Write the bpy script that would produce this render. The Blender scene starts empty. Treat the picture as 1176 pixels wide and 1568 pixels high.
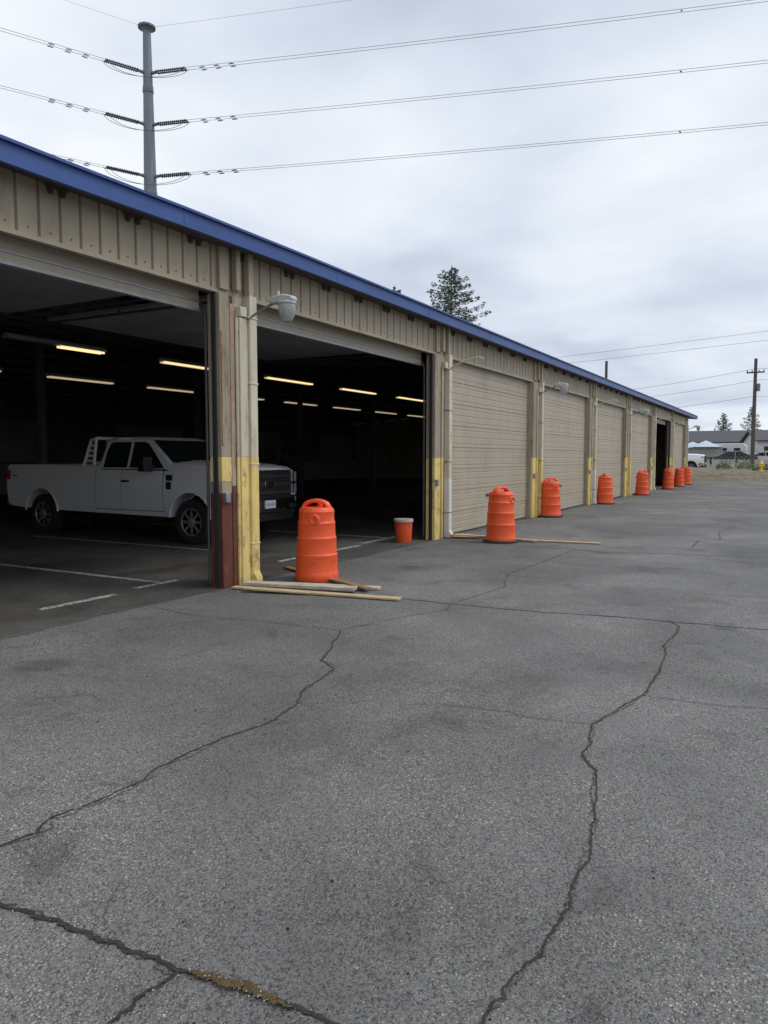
import bpy, bmesh, math, random
from mathutils import Vector, Matrix
random.seed(7)
scene=bpy.context.scene
R=math.radians
# ------------------------------------------------------------------ camera
cam_d=bpy.data.cameras.new("camera"); cam=bpy.data.objects.new("camera",cam_d)
scene.collection.objects.link(cam); scene.camera=cam
cam.location=(0,0,1.6); cam.rotation_euler=(R(90-4.25),0,R(29.2))
cam_d.sensor_fit='VERTICAL'; cam_d.sensor_height=34.6; cam_d.lens=34.6*1130/1568
cam_d.clip_start=0.05; cam_d.clip_end=5000
scene.view_settings.view_transform='Standard'; scene.view_settings.look='None'; scene.view_settings.exposure=0

# ------------------------------------------------------------------ materials
def newmat(name):
    m=bpy.data.materials.new(name); m.use_nodes=True
    nt=m.node_tree; b=nt.nodes['Principled BSDF']; return m,nt,b
def mat(name,col,rough=.7,metal=0,amt=.12,scale=3,bump=0,bscale=60,dirt=None,dirt_amt=.5,stretch=None,coat=0,thr=.52):
    m,nt,b=newmat(name)
    N=nt.nodes.new; L=nt.links.new
    tc=N('ShaderNodeTexCoord'); mp=N('ShaderNodeMapping'); L(tc.outputs['Object'],mp.inputs[0])
    if stretch: mp.inputs['Scale'].default_value=stretch
    n=N('ShaderNodeTexNoise'); n.inputs['Scale'].default_value=scale; n.inputs['Detail'].default_value=5; n.inputs['Roughness'].default_value=.65
    L(mp.outputs[0],n.inputs['Vector'])
    mr=N('ShaderNodeMapRange'); mr.inputs[1].default_value=.3; mr.inputs[2].default_value=.7
    mr.inputs[3].default_value=1-amt; mr.inputs[4].default_value=1+amt
    L(n.outputs['Fac'],mr.inputs[0])
    mx=N('ShaderNodeVectorMath'); mx.operation='SCALE'; mx.inputs[0].default_value=col[:3]
    L(mr.outputs[0],mx.inputs['Scale'])
    out=mx.outputs[0]
    if dirt:
        n2=N('ShaderNodeTexNoise'); n2.inputs['Scale'].default_value=scale*2.3; n2.inputs['Detail'].default_value=7; n2.inputs['Roughness'].default_value=.75
        L(mp.outputs[0],n2.inputs['Vector'])
        r2=N('ShaderNodeMapRange'); r2.inputs[1].default_value=thr; r2.inputs[2].default_value=thr+.14; r2.inputs[3].default_value=0; r2.inputs[4].default_value=dirt_amt
        L(n2.outputs['Fac'],r2.inputs[0])
        mm=N('ShaderNodeMix'); mm.data_type='RGBA'; L(r2.outputs[0],mm.inputs[0]); L(out,mm.inputs[6]); mm.inputs[7].default_value=(*dirt,1)
        out=mm.outputs[2]
    L(out,b.inputs['Base Color'])
    b.inputs['Roughness'].default_value=rough; b.inputs['Metallic'].default_value=metal
    if coat: b.inputs['Coat Weight'].default_value=coat
    if bump:
        n3=N('ShaderNodeTexNoise'); n3.inputs['Scale'].default_value=bscale; n3.inputs['Detail'].default_value=3
        L(tc.outputs['Object'],n3.inputs['Vector'])
        bp=N('ShaderNodeBump'); bp.inputs['Strength'].default_value=bump; bp.inputs['Distance'].default_value=.01
        L(n3.outputs['Fac'],bp.inputs['Height']); L(bp.outputs[0],b.inputs['Normal'])
    return m
def emis(name,col,s):
    m,nt,b=newmat(name); b.inputs['Base Color'].default_value=(*col,1)
    b.inputs['Emission Color'].default_value=(*col,1); b.inputs['Emission Strength'].default_value=s
    m.cycles.emission_sampling='NONE'; return m

M={}
M['beige']=mat('beige_metal_siding',(.39,.33,.24),.55,0,.12,1.2,dirt=(.21,.17,.12),dirt_amt=.45,stretch=(1,1,.35))
M['door']=mat('beige_door_paint',(.42,.36,.275),.5,0,.09,.8,dirt=(.26,.215,.165),dirt_amt=.35,stretch=(1,1,.4))
M['tan']=mat('tan_post_paint',(.34,.29,.21),.7,0,.2,4,dirt=(.13,.09,.06),dirt_amt=.6,stretch=(1,1,.3))
M['cream']=mat('cream_pipe_paint',(.60,.55,.42),.5,0,.12,4,dirt=(.25,.18,.12),dirt_amt=.6,stretch=(1,1,.25))
M['white_pipe']=mat('white_pipe_paint',(.68,.67,.63),.5,0,.1,4,dirt=(.3,.27,.22),dirt_amt=.4,stretch=(1,1,.25))
M['yellow']=mat('yellow_safety_paint',(.74,.57,.21),.6,0,.12,5,dirt=(.16,.12,.08),dirt_amt=.85,stretch=(1,1,.4),thr=.53)
M['redbrown']=mat('red_brown_primer',(.12,.035,.025),.7,0,.3,6,dirt=(.30,.18,.12),dirt_amt=.5,stretch=(1,1,.4),thr=.56)
M['rust']=mat('rusty_primer',(.32,.14,.07),.8,0,.3,4,dirt=(.40,.33,.24),dirt_amt=.95,stretch=(1,1,.3),thr=.40)
M['blue']=mat('blue_fascia_metal',(.03,.08,.27),.45,0,.12,1.5,dirt=(.03,.06,.17),dirt_amt=.4)
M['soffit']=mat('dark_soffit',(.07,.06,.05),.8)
M['dark']=mat('dark_steel',(.045,.045,.048),.6,.3)
M['galv']=mat('galvanized_steel',(.32,.33,.34),.45,.6,.15,8)
M['track']=mat('door_track_steel',(.10,.10,.105),.6,.4,.2,8)
M['greysteel']=mat('grey_steel_pole',(.17,.20,.235),.55,.3,.08,1)
M['insul']=mat('dark_insulator',(.04,.045,.06),.4)
M['wire']=mat('aluminium_wire',(.16,.165,.17),.5,.4)
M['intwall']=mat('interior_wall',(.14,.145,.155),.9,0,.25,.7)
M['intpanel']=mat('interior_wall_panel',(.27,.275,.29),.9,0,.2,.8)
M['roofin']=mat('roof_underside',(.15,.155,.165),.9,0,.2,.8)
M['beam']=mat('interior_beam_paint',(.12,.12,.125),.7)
M['roof']=mat('metal_roof',(.12,.15,.22),.5)
M['fixture']=mat('light_fixture_white',(.50,.50,.50),.5)
M['tube']=emis('fluorescent_tube',(1,.74,.38),1.25)
M['tube_dim']=emis('fluorescent_tube_aged',(1,.80,.52),.42)
M['wood']=mat('pine_board',(.54,.41,.23),.75,0,.25,5,stretch=(1,6,6),dirt=(.2,.13,.08),dirt_amt=.4)
M['woodgrey']=mat('weathered_board',(.48,.43,.34),.8,0,.25,5,dirt=(.2,.16,.12),dirt_amt=.5)
M['wooddark']=mat('stained_board',(.30,.17,.08),.8,0,.25,5,dirt=(.12,.07,.04),dirt_amt=.5)
M['poly']=mat('orange_polyethylene',(.88,.11,.028),.45,0,.08,3,dirt=(.55,.065,.02),dirt_amt=.5,bump=.15,bscale=12)
M['rubber']=mat('black_rubber',(.022,.022,.023),.85,0,.3,12)
M['white']=mat('white_paint',(.80,.81,.82),.3,0,.03,1,coat=.5)
M['whitematte']=mat('grey_white_plastic',(.48,.48,.46),.5,0,.1,8,dirt=(.25,.22,.17),dirt_amt=.5)
M['chrome']=mat('chrome',(.62,.62,.63),.18,1,.03)
M['blackpl']=mat('black_plastic',(.015,.015,.016),.45)
M['red']=mat('red_lens',(.45,.02,.02),.2)
M['plate']=mat('licence_plate',(.65,.70,.76),.4)
m,nt,b=newmat('glass_dark'); b.inputs['Base Color'].default_value=(.014,.022,.021,1); b.inputs['Roughness'].default_value=.06; b.inputs['Specular IOR Level'].default_value=.25; M['glass']=m
m,nt,b=newmat('headlight_glass'); b.inputs['Base Color'].default_value=(.45,.47,.5,1); b.inputs['Roughness'].default_value=.1; b.inputs['Metallic'].default_value=.5; M['headlight']=m
m,nt,b=newmat('lamp_refractor'); b.inputs['Base Color'].default_value=(.52,.54,.52,1); b.inputs['Roughness'].default_value=.15; b.inputs['Transmission Weight'].default_value=.35; M['refractor']=m
M['linepaint']=mat('white_line_paint',(.50,.50,.49),.7,0,.2,6,dirt=(.12,.11,.10),dirt_amt=.95,thr=.45)
M['crack']=mat('crack_dark',(.028,.026,.025),.95,0,.5,60,dirt=(.11,.10,.09),dirt_amt=.8,thr=.55)
M['crackthin']=mat('crack_thin',(.060,.057,.055),.95,0,.4,30,dirt=(.16,.155,.15),dirt_amt=.9,thr=.49)
M['crackfill']=mat('crack_debris',(.15,.09,.035),.95,0,.5,90,dirt=(.03,.027,.023),dirt_amt=.95,bump=1,bscale=170,thr=.46)
M['needle']=mat('conifer_needles',(.075,.105,.075),.8,0,.5,1.5)
M['bark']=mat('bark',(.09,.07,.05),.9,0,.3,5)
M['shrub']=mat('shrub_leaves',(.115,.125,.06),.8,0,.5,2)
M['drygrass']=mat('dry_grass',(.24,.20,.12),.9,0,.4,2)
M['polewood']=mat('utility_pole_wood',(.10,.085,.075),.9,0,.2,4)
M['hyd']=mat('hydrant_yellow',(.75,.50,.05),.5)
M['siding_white']=mat('white_siding',(.55,.56,.57),.7,0,.05,2)
M['siding_blue']=mat('pale_blue_tarp',(.42,.50,.58),.6,0,.1,2)
M['siding_grey']=mat('grey_siding',(.27,.27,.28),.7,0,.1,2)
M['shingle']=mat('dark_shingles',(.085,.085,.095),.9,0,.2,3)
M['concrete']=mat('concrete_block',(.36,.35,.33),.85,0,.2,2)
M['stone_l']=mat('pebble_light',(.42,.40,.37),.8,0,.3,20)
M['silver']=mat('silver_car_paint',(.35,.36,.38),.3,.5,.03)
M['leaf']=mat('dry_leaf',(.20,.12,.05),.8,0,.4,20)

# asphalt
def asphalt(name,base,dark,lite,k=1.0,stain=.4,stains=False):
    m,nt,b=newmat(name); N=nt.nodes.new; L=nt.links.new
    tc=N('ShaderNodeTexCoord'); V=tc.outputs['Object']
    def noise(s,d=5,r=.6,dist=0):
        n=N('ShaderNodeTexNoise'); n.inputs['Scale'].default_value=s; n.inputs['Detail'].default_value=d; n.inputs['Roughness'].default_value=r; n.inputs['Distortion'].default_value=dist
        L(V,n.inputs['Vector']); return n.outputs['Fac']
    def rng(o,a,b_,c,d):
        r=N('ShaderNodeMapRange'); r.inputs[1].default_value=a; r.inputs[2].default_value=b_; r.inputs[3].default_value=c; r.inputs[4].default_value=d
        L(o,r.inputs[0]); return r.outputs[0]
    def mixc(f,a,b_):
        x=N('ShaderNodeMix'); x.data_type='RGBA'
        L(f,x.inputs[0])
        if isinstance(a,tuple): x.inputs[6].default_value=(*a,1)
        else: L(a,x.inputs[6])
        if isinstance(b_,tuple): x.inputs[7].default_value=(*b_,1)
        else: L(b_,x.inputs[7])
        return x.outputs[2]
    def mul(a,b_):
        x=N('ShaderNodeMath'); x.operation='MULTIPLY'; L(a,x.inputs[0])
        if isinstance(b_,float): x.inputs[1].default_value=b_
        else: L(b_,x.inputs[1])
        return x.outputs[0]
    def vor(s):
        vo=N('ShaderNodeTexVoronoi'); vo.inputs['Scale'].default_value=s; vo.inputs['Randomness'].default_value=1; L(V,vo.inputs['Vector'])
        sx=N('ShaderNodeSeparateColor'); L(vo.outputs['Color'],sx.inputs[0]); return vo.outputs['Distance'],sx
    d1,s1=vor(60); d2,s2=vor(125)
    wn=noise(.8,6,.68)
    wear=rng(wn,.40,.62,.12,1)
    vd=rng(d1,.26,.44,1,0); vd2=rng(d2,.3,.5,1,0)
    stone=mul(mul(rng(s1.outputs[0],.62,.97,0,.9),vd),wear)
    stone2=mul(mul(rng(s2.outputs[0],.50,.9,0,.8),vd2),wear)
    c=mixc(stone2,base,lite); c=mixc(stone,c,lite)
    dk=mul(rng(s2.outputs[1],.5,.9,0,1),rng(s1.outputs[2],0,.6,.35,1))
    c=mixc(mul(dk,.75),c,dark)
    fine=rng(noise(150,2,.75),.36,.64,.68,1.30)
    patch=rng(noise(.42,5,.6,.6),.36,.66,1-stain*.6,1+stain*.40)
    blot=rng(noise(1.5,7,.75,.8),.55,.70,1.03,.66)
    f=mul(mul(fine,patch),blot)
    if stains:
        st=rng(noise(.9,3,.5,.3),.64,.71,1,.64); f=mul(f,st)
    s=N('ShaderNodeVectorMath'); s.operation='SCALE'; L(c,s.inputs[0]); L(f,s.inputs['Scale'])
    L(s.outputs[0],b.inputs['Base Color']); b.inputs['Roughness'].default_value=.85
    b.inputs['Specular IOR Level'].default_value=.3
    bp=N('ShaderNodeBump'); bp.inputs['Strength'].default_value=.8*k; bp.inputs['Distance'].default_value=.007
    ad=N('ShaderNodeMath'); ad.operation='ADD'; L(vd,ad.inputs[0]); L(noise(60,3,.7),ad.inputs[1])
    L(ad.outputs[0],bp.inputs['Height']); L(bp.outputs[0],b.inputs['Normal'])
    return m
M['asphalt']=asphalt('weathered_asphalt',(.172,.168,.162),(.048,.048,.048),(.58,.56,.52),1,.45,True)
M['patch']=asphalt('asphalt_patch',(.135,.132,.128),(.045,.045,.045),(.40,.39,.36),1,.3)
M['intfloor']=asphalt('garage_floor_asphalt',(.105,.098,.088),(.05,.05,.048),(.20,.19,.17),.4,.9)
M['dirt']=mat('dirt_and_gravel',(.22,.185,.14),.95,0,.3,.6,dirt=(.13,.13,.06),dirt_amt=.7)
M['gravel']=mat('gravel_bank',(.175,.14,.10),.95,0,.5,2,dirt=(.11,.11,.05),dirt_amt=.8,bump=1,bscale=8,thr=.48)

# ------------------------------------------------------------------ builder
class B:
    def __init__(s): s.v=[];s.f=[];s.m=[];s.s=[];s.mats=[]
    def mi(s,k):
        if k not in s.mats: s.mats.append(k)
        return s.mats.index(k)
    def add(s,vs,fs,k,smooth=False):
        o=len(s.v); s.v+= [tuple(p) for p in vs]; i=s.mi(k)
        for f in fs: s.f.append([o+a for a in f]); s.m.append(i); s.s.append(smooth)
    def box(s,x0,x1,y0,y1,z0,z1,k,mtx=None):
        vs=[Vector((x,y,z)) for x in (x0,x1) for y in (y0,y1) for z in (z0,z1)]
        if mtx: vs=[mtx@p for p in vs]
        s.add(vs,[(0,1,3,2),(4,6,7,5),(0,4,5,1),(2,3,7,6),(0,2,6,4),(1,5,7,3)],k)
    def cyl(s,p0,p1,r0,k,r1=None,n=12,caps=True):
        if r1 is None: r1=r0
        p0=Vector(p0);p1=Vector(p1); d=(p1-p0).normalized()
        a=d.orthogonal().normalized(); b=d.cross(a)
        vs=[]
        for p,r in((p0,r0),(p1,r1)):
            for i in range(n):
                t=2*math.pi*i/n; vs.append(p+a*r*math.cos(t)+b*r*math.sin(t))
        fs=[(i,(i+1)%n,n+(i+1)%n,n+i) for i in range(n)]
        s.add(vs,fs,k,True)
        if caps: s.add(vs,[tuple(range(n-1,-1,-1)),tuple(range(n,2*n))],k)
    def tube(s,pts,r,k,n=8):
        pts=[Vector(p) for p in pts]; vs=[]
        prev=None
        for i,p in enumerate(pts):
            d=(pts[min(i+1,len(pts)-1)]-pts[max(i-1,0)]).normalized()
            a=prev-d*prev.dot(d) if prev else d.orthogonal()
            a.normalize(); prev=a; b=d.cross(a)
            rr=r[i] if isinstance(r,(list,tuple)) else r
            for j in range(n):
                t=2*math.pi*j/n; vs.append(p+a*rr*math.cos(t)+b*rr*math.sin(t))
        fs=[(i*n+j,i*n+(j+1)%n,(i+1)*n+(j+1)%n,(i+1)*n+j) for i in range(len(pts)-1) for j in range(n)]
        s.add(vs,fs,k,True)
        L=len(pts)-1
        s.add(vs,[tuple(range(n-1,-1,-1)),tuple(range(L*n,L*n+n))],k)
    def lathe(s,prof,k,mtx=None,n=32,smooth=True):
        vs=[]
        for r,z in prof:
            for j in range(n):
                t=2*math.pi*j/n; p=Vector((r*math.cos(t),r*math.sin(t),z)); vs.append(mtx@p if mtx else p)
        fs=[(i*n+j,i*n+(j+1)%n,(i+1)*n+(j+1)%n,(i+1)*n+j) for i in range(len(prof)-1) for j in range(n)]
        s.add(vs,fs,k,smooth)
        L=len(prof)-1
        s.add(vs,[tuple(range(n-1,-1,-1)),tuple(range(L*n,L*n+n))],k)
    def prism(s,poly,y0,y1,k,axis='y',mtx=None):
        n=len(poly)
        def P(a,b_,c):
            return Vector((a,c,b_)) if axis=='y' else (Vector((c,a,b_)) if axis=='x' else Vector((a,b_,c)))
        vs=[P(a,b_,y0) for a,b_ in poly]+[P(a,b_,y1) for a,b_ in poly]
        if mtx: vs=[mtx@p for p in vs]
        fs=[(i,(i+1)%n,n+(i+1)%n,n+i) for i in range(n)]+[tuple(range(n-1,-1,-1)),tuple(range(n,2*n))]
        s.add(vs,fs,k)
    def build(s,name,parent=None,bevel=0,loc=None,rot=None,sharp=35,norm=True):
        me=bpy.data.meshes.new(name); me.from_pydata(s.v,[],s.f)
        for k in s.mats: me.materials.append(M[k])
        for p,mi,sm in zip(me.polygons,s.m,s.s): p.material_index=mi; p.use_smooth=sm
        if norm:
            bm=bmesh.new(); bm.from_mesh(me)
            bmesh.ops.remove_doubles(bm,verts=bm.verts,dist=.00005)
            bmesh.ops.recalc_face_normals(bm,faces=bm.faces); bm.to_mesh(me); bm.free()
        me.set_sharp_from_angle(angle=R(sharp))
        ob=bpy.data.objects.new(name,me); scene.collection.objects.link(ob)
        if bevel:
            md=ob.modifiers.new('bevel','BEVEL'); md.width=bevel; md.segments=2; md.limit_method='ANGLE'; md.angle_limit=R(40)
        if parent: ob.parent=parent
        if loc: ob.location=loc
        if rot is not None: ob.rotation_euler=(0,0,rot)
        return ob
def empty(name,loc=(0,0,0),rot=0):
    e=bpy.data.objects.new(name,None); scene.collection.objects.link(e); e.location=loc; e.rotation_euler=(0,0,rot); e.empty_display_size=.3; return e

# ------------------------------------------------------------------ ground
b=B(); b.add([(-2000,-2000,-.012),(2000,-2000,-.012),(2000,2000,-.012),(-2000,2000,-.012)],[(0,1,2,3)],'dirt'); b.build('ground',norm=False)
b=B(); xs=[-6.1+i*1.0 for i in range(90)]
top=[(x,54+.5*math.sin(x*.9)+random.uniform(-.25,.25),0) for x in xs]
bot=[(x,-40,0) for x in xs]
b.add(top+bot,[(i+90,i+91,i+1,i) for i in range(89)],'asphalt')
b.add([(-40,49.4,0),(-6.1,49.4,0),(-6.1,54.2,0),(-40,54.2,0)],[(0,1,2,3)],'asphalt'); b.build('asphalt_lot',norm=False)
b=B(); rn=random.Random(2); ys=[-14+i*.2 for i in range(318)]
fr=[(-6.06+rn.uniform(-.02,.02)+.03*math.sin(y*2.1),y,.003) for y in ys]; bk=[(-30,y,.003) for y in ys]
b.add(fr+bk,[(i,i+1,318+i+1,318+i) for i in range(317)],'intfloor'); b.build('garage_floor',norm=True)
b=B(); NX=90; rows=[(53.6,-.06),(54.2,.10),(54.8,.2),(55.4,.38),(56,.5),(57,.6),(58,.68),(60,.7),(62,.72),(90,.75),(200,.8),(900,.8)]
vs=[]
for yy,zz in rows:
    for i in range(NX):
        x=-20+i*1.0; vs.append((x if yy<80 else (x-0)*(3 if yy<150 else 12),yy+random.uniform(-.25,.25),zz+(random.uniform(-.09,.09) if 0<zz and yy<80 else 0)))
b.add(vs,[(r*NX+i,r*NX+i+1,(r+1)*NX+i+1,(r+1)*NX+i) for r in range(len(rows)-1) for i in range(NX-1)],'gravel',True); b.build('gravel_bank',norm=False,sharp=180)

# cracks (surveyed ground coordinates, metres)
def pp(s): return [tuple(float(a) for a in q.split()) for q in s.split(',')]
cr_={
'a':pp('-2.81 1.78,-2.77 1.94,-2.83 2.03,-2.8 2.17,-2.77 2.52,-2.81 2.73,-2.81 3.14,-2.73 3.44,-2.78 3.82,-2.9 4.03,-3 4.6,-3.22 4.74,-3.38 5.16,-3.64 5.69'),
'b':pp('-3.64 5.69,-3.45 6.33,-3.17 6.96,-3.25 7.31'),
'c':pp('-4.31 7.28,-3.25 7.31,-2.45 7.36,-1.43 7.53,-0.18 7.62,1.5 7.8,4 8.0'),
'd':pp('-1.05 7.6,-0.92 7.36,-0.94 6.52,-0.88 6.31,-0.84 5.18,-0.85 5.1,-1.02 4.37,-0.95 4.07,-0.96 3.91,-0.84 3.73,-0.75 3.3,-0.68 2.95,-0.68 2.69,-0.66 2.47,-0.67 2.3,-0.66 2.22,-0.69 2.12,-0.7 1.98,-0.72 1.86,-0.72 1.68,-.75 1.4'),
'e':pp('-1.02 4.37,-1.19 4.35,-1.35 4.32,-1.53 4.35,-1.94 4.26'),
'f':pp('-2.9 1.42,-2.61 1.5,-2.44 1.54,-2.31 1.56,-2.17 1.58,-2.02 1.59,-1.9 1.6,-1.73 1.61,-1.62 1.6'),
'f2':pp('-1.62 1.6,-1.5 1.63,-1.34 1.64,-1.18 1.65,-1.09 1.65,-0.89 1.63,-.5 1.6'),
'h':pp('-1.62 1.6,-1.63 1.51,-1.63 1.41,-1.64 1.35,-1.62 1.22,-1.6 .8'),
'i':pp('-2.8 2.52,-2.79 2.45,-2.92 2.37'),
'j':pp('-0.85 5.1,-0.47 5.11,-0.11 5.21,.6 5.3'),
'k':pp('-5.8 13.02,-4.28 12.79,-2.74 12.6,-0.36 13.2,3 13.4'),
'm':pp('-1.58 14.08,-1.6 15.2,-1.25 15.6,-1.4 17.2,-1.2 19'),
'n':pp('-4.41 2.84,-4.34 3.07,-4.1 3.3,-3.9 3.25'),
'o':pp('-2.78 3.82,-2.4 4.1,-2.2 4.7,-1.9 4.9'),
'p':pp('-3.4 9.5,-1.0 9.3,2 9.6'),
'r':pp('1.2 7.7,1.0 9.4,1.3 12,1.1 16,.9 22'),
'q':pp('-3.25 7.31,-3.1 8.6,-3.4 9.5,-3.3 12.6'),
's':pp('-6.0 5.6,-5.3 5.5,-4.6 5.6,-3.64 5.69'),
}
def crack(bd,pts,w,k,seed,jit=.5,z=.004,step=.018,taper=False):
    rn=random.Random(seed); P=[Vector((*p,0)) for p in pts]; dense=[P[0]]; off=0
    for a,c in zip(P,P[1:]):
        n=max(2,int((c-a).length/step)); d=(c-a).normalized(); nn=Vector((-d.y,d.x,0))
        for i in range(1,n+1):
            t=i/n; off=off*.93+rn.uniform(-1,1)*.006*jit*2; env=min(1,(1-t)*4,t*4+.2)
            dense.append(a.lerp(c,t)+nn*(off*env+rn.uniform(-.0025,.0025)))
    vs=[]; wl=1
    for i,p in enumerate(dense):
        d=(dense[min(i+2,len(dense)-1)]-dense[max(i-2,0)]).normalized(); nn=Vector((-d.y,d.x,0))
        wl=wl*.9+.1*rn.uniform(.1,1.9)
        ww=w*max(.12,wl)*.5
        if taper: ww*=math.sin(math.pi*(i+.3)/len(dense))**.6
        vs+=[p+nn*ww*rn.uniform(.55,1.35)+Vector((0,0,z)),p-nn*ww*rn.uniform(.55,1.35)+Vector((0,0,z))]
    bd.add(vs,[(2*i,2*i+1,2*i+3,2*i+2) for i in range(len(dense)-1)],k)
b=B()
spec={'a':(.011,'crack'),'b':(.009,'crackthin'),'c':(.022,'crackthin'),'d':(.010,'crack'),'e':(.006,'crackthin'),'f':(.017,'crack'),'f2':(.015,'crack'),'h':(.012,'crack'),'i':(.004,'crackthin'),'j':(.008,'crackthin'),'k':(.022,'crackthin'),'m':(.02,'crackthin'),'n':(.005,'crackthin'),'o':(.003,'crackthin'),'p':(.010,'crackthin'),'r':(.014,'crackthin'),'q':(.010,'crackthin'),'s':(.010,'crackthin')}
for i,(k,(w,mm)) in enumerate(spec.items()): crack(b,cr_[k],w,mm,i,.5,.004+.0003*i)
for i,k in enumerate(('d','a','f')): crack(b,[(x+.004,y+.006) for x,y in cr_[k]],.006,'crackthin',70+i,.8,.0035)
crack(b,pp('-1.60 1.606,-1.5 1.625,-1.42 1.632,-1.33 1.636,-1.22 1.642'),.034,'crackfill',55,.4,.0115,.004,True)
rn=random.Random(31)
for i in range(14):   # hairline side cracks
    k=rn.choice(['a','d','f','c']); x,y=rn.choice(cr_[k]); a=rn.uniform(0,6.28); P=[(x,y)]
    for j in range(3): a+=rn.uniform(-.6,.6); x+=math.cos(a)*.12; y+=math.sin(a)*.16; P.append((x,y))
    crack(b,P,.0028,'crackthin',200+i,.5,.0105+.0002*i)
b.build('pavement_cracks',norm=False)
b=B(); rn=random.Random(11)
def peb(x,y,s,k,z=.002):
    vs=[]
    for dz in (0,1):
        for j in range(5):
            a=j*1.2566+rn.uniform(-.4,.4); r=s*rn.uniform(.7,1.2)*(1 if dz==0 else .6); vs.append((x+r*math.cos(a),y+r*math.sin(a),z+dz*s*rn.uniform(.6,1.0)))
    b.add(vs,[(j,(j+1)%5,5+(j+1)%5,5+j) for j in range(5)]+[(5,6,7,8,9)],k)
for k in ('a','d','f','f2','h'):
    P=cr_[k]
    for (x0,y0),(x1,y1) in zip(P,P[1:]):
        for i in range(int(math.hypot(x1-x0,y1-y0)*60)):
            t=rn.random(); peb(x0+(x1-x0)*t+rn.gauss(0,.011),y0+(y1-y0)*t+rn.gauss(0,.011),rn.uniform(.0015,.0045),rn.choice(['stone_l','crackfill','crack','concrete']))
for i in range(90): peb(rn.uniform(-1.6,-1.22),1.625+rn.gauss(0,.012),rn.uniform(.0015,.004),rn.choice(['leaf','crackfill','stone_l','crack']),.011)
for i in range(420):
    d=rn.uniform(1.8,16); a=rn.uniform(-.05,1.05); x=-math.sin(a)*d; y=math.cos(a)*d
    if x>-5.9: peb(x,y,rn.uniform(.002,.007),rn.choice(['stone_l','concrete','crack']))
for i in range(120):
    peb(-6.0+rn.random()**2*.9,rn.uniform(6.8,30),rn.uniform(.004,.012),rn.choice(['leaf','stone_l','wood','crack']))
b.build('loose_gravel',norm=False)
b=B()
for i in range(46):
    x=rn.uniform(-5.6,1.5); y=rn.uniform(2.2,14); a=rn.uniform(0,6.28); s=rn.uniform(.006,.02); u=Vector((math.cos(a)*s,math.sin(a)*s,0)); v=Vector((-u.y,u.x,0))*.45
    p=Vector((x,y,.006)); b.add([p-u,p+v+Vector((0,0,.004)),p+u+Vector((0,0,.002)),p-v+Vector((0,0,.003))],[(0,1,2,3)],rn.choice(['leaf','leaf','linepaint']))
b.build('fallen_leaves',norm=False)

# painted lines inside garage
b=B()
for k in range(-3,8):
    y=6.85+6*k-.15
    b.box(-13.5,-7.0,y,y+.09,.003,.007,'linepaint')
    b.box(-7.05,-6.95,y-1.0,y+1.0,.003,.0065,'linepaint') if k!=0 else b.box(-7.05,-6.95,y-.4,y+.3,.003,.0065,'linepaint')
for (y0,y1) in ((4.9,5.9),(9.0,11.4)): b.box(-6.93,-6.84,y0,y1,.003,.0075,'linepaint')
b.box(-13.5,-8.0,9.52,9.6,.003,.007,'linepaint')
b.build('floor_lane_markings')

# ------------------------------------------------------------------ garage building
bld=empty('garage_building')
FX=-6.1; HB=3.6; WT=4.12
b=B(); prof=[]; y=-12.0
while y<49.3:
    prof+=[(y,0),(y+.19,0),(y+.197,-.026),(y+.218,-.026)]
    y+=.226
vs=[(FX+o,yy,HB) for yy,o in prof]+[(FX+o,yy,WT+.1) for yy,o in prof]; n=len(prof)
b.add(vs,[(i,i+1,n+i+1,n+i) for i in range(n-1)],'beige')
b.box(FX-.06,FX+.014,-12,49.3,HB-.045,HB-.002,'beige')
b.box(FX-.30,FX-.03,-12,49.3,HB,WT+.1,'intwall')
y=-11.9
while y<49:
    for zz in (3.66,): b.cyl((FX-.002,y,zz),(FX+.006,y,zz),.008,'soffit',n=6)
    y+=.226
b.build('corrugated_header',bld)
b=B(); y=-11.6
while y<49:
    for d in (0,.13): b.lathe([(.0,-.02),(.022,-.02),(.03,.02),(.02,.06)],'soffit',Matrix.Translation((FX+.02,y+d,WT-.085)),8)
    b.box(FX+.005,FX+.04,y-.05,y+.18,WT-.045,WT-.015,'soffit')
    y+=.9
b.build('soffit_clips',bld)
b=B()
def strip(x0,x1,z0,z1,k):
    ys=[-14,0,1.5,3,4.5,6,8,12,20,35,52.3]
    vs=[]
    for y in ys:
        dz=-.012*max(0,7-y)*(1 if y>0 else 1); dz=max(dz,-.10)+.006*math.sin(y*1.1)
        for x,z in ((x0,z0),(x1,z0),(x1,z1),(x0,z1)): vs.append((x,y,z+dz))
    n=len(ys)
    b.add(vs,[(i*4+j,i*4+(j+1)%4,(i+1)*4+(j+1)%4,(i+1)*4+j) for i in range(n-1) for j in range(4)]+[(0,1,2,3),(4*n-4,4*n-3,4*n-2,4*n-1)],k)
strip(-5.82,-5.79,4.075,4.245,'blue'); strip(-5.84,-5.755,4.235,4.262,'blue'); strip(-5.825,-5.775,4.06,4.078,'blue')
for yy in range(-12,52,3): b.box(-5.79,-5.7865,yy,yy+.06,4.08,4.235,'blue')
b.build('blue_fascia',bld)
b=B()
b.add([(-5.8,-14,4.15),(-5.8,52.3,4.24),(-18,52.3,5.2),(-18,-14,5.2),(-30.4,-14,4.25),(-30.4,52.3,4.25)],[(0,1,2,3),(3,2,5,4)],'roof')
b.add([(-5.82,-14,4.09),(-5.82,52.3,4.09),(FX-.3,52.3,4.11),(FX-.3,-14,4.11)],[(0,1,2,3)],'soffit')
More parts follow.
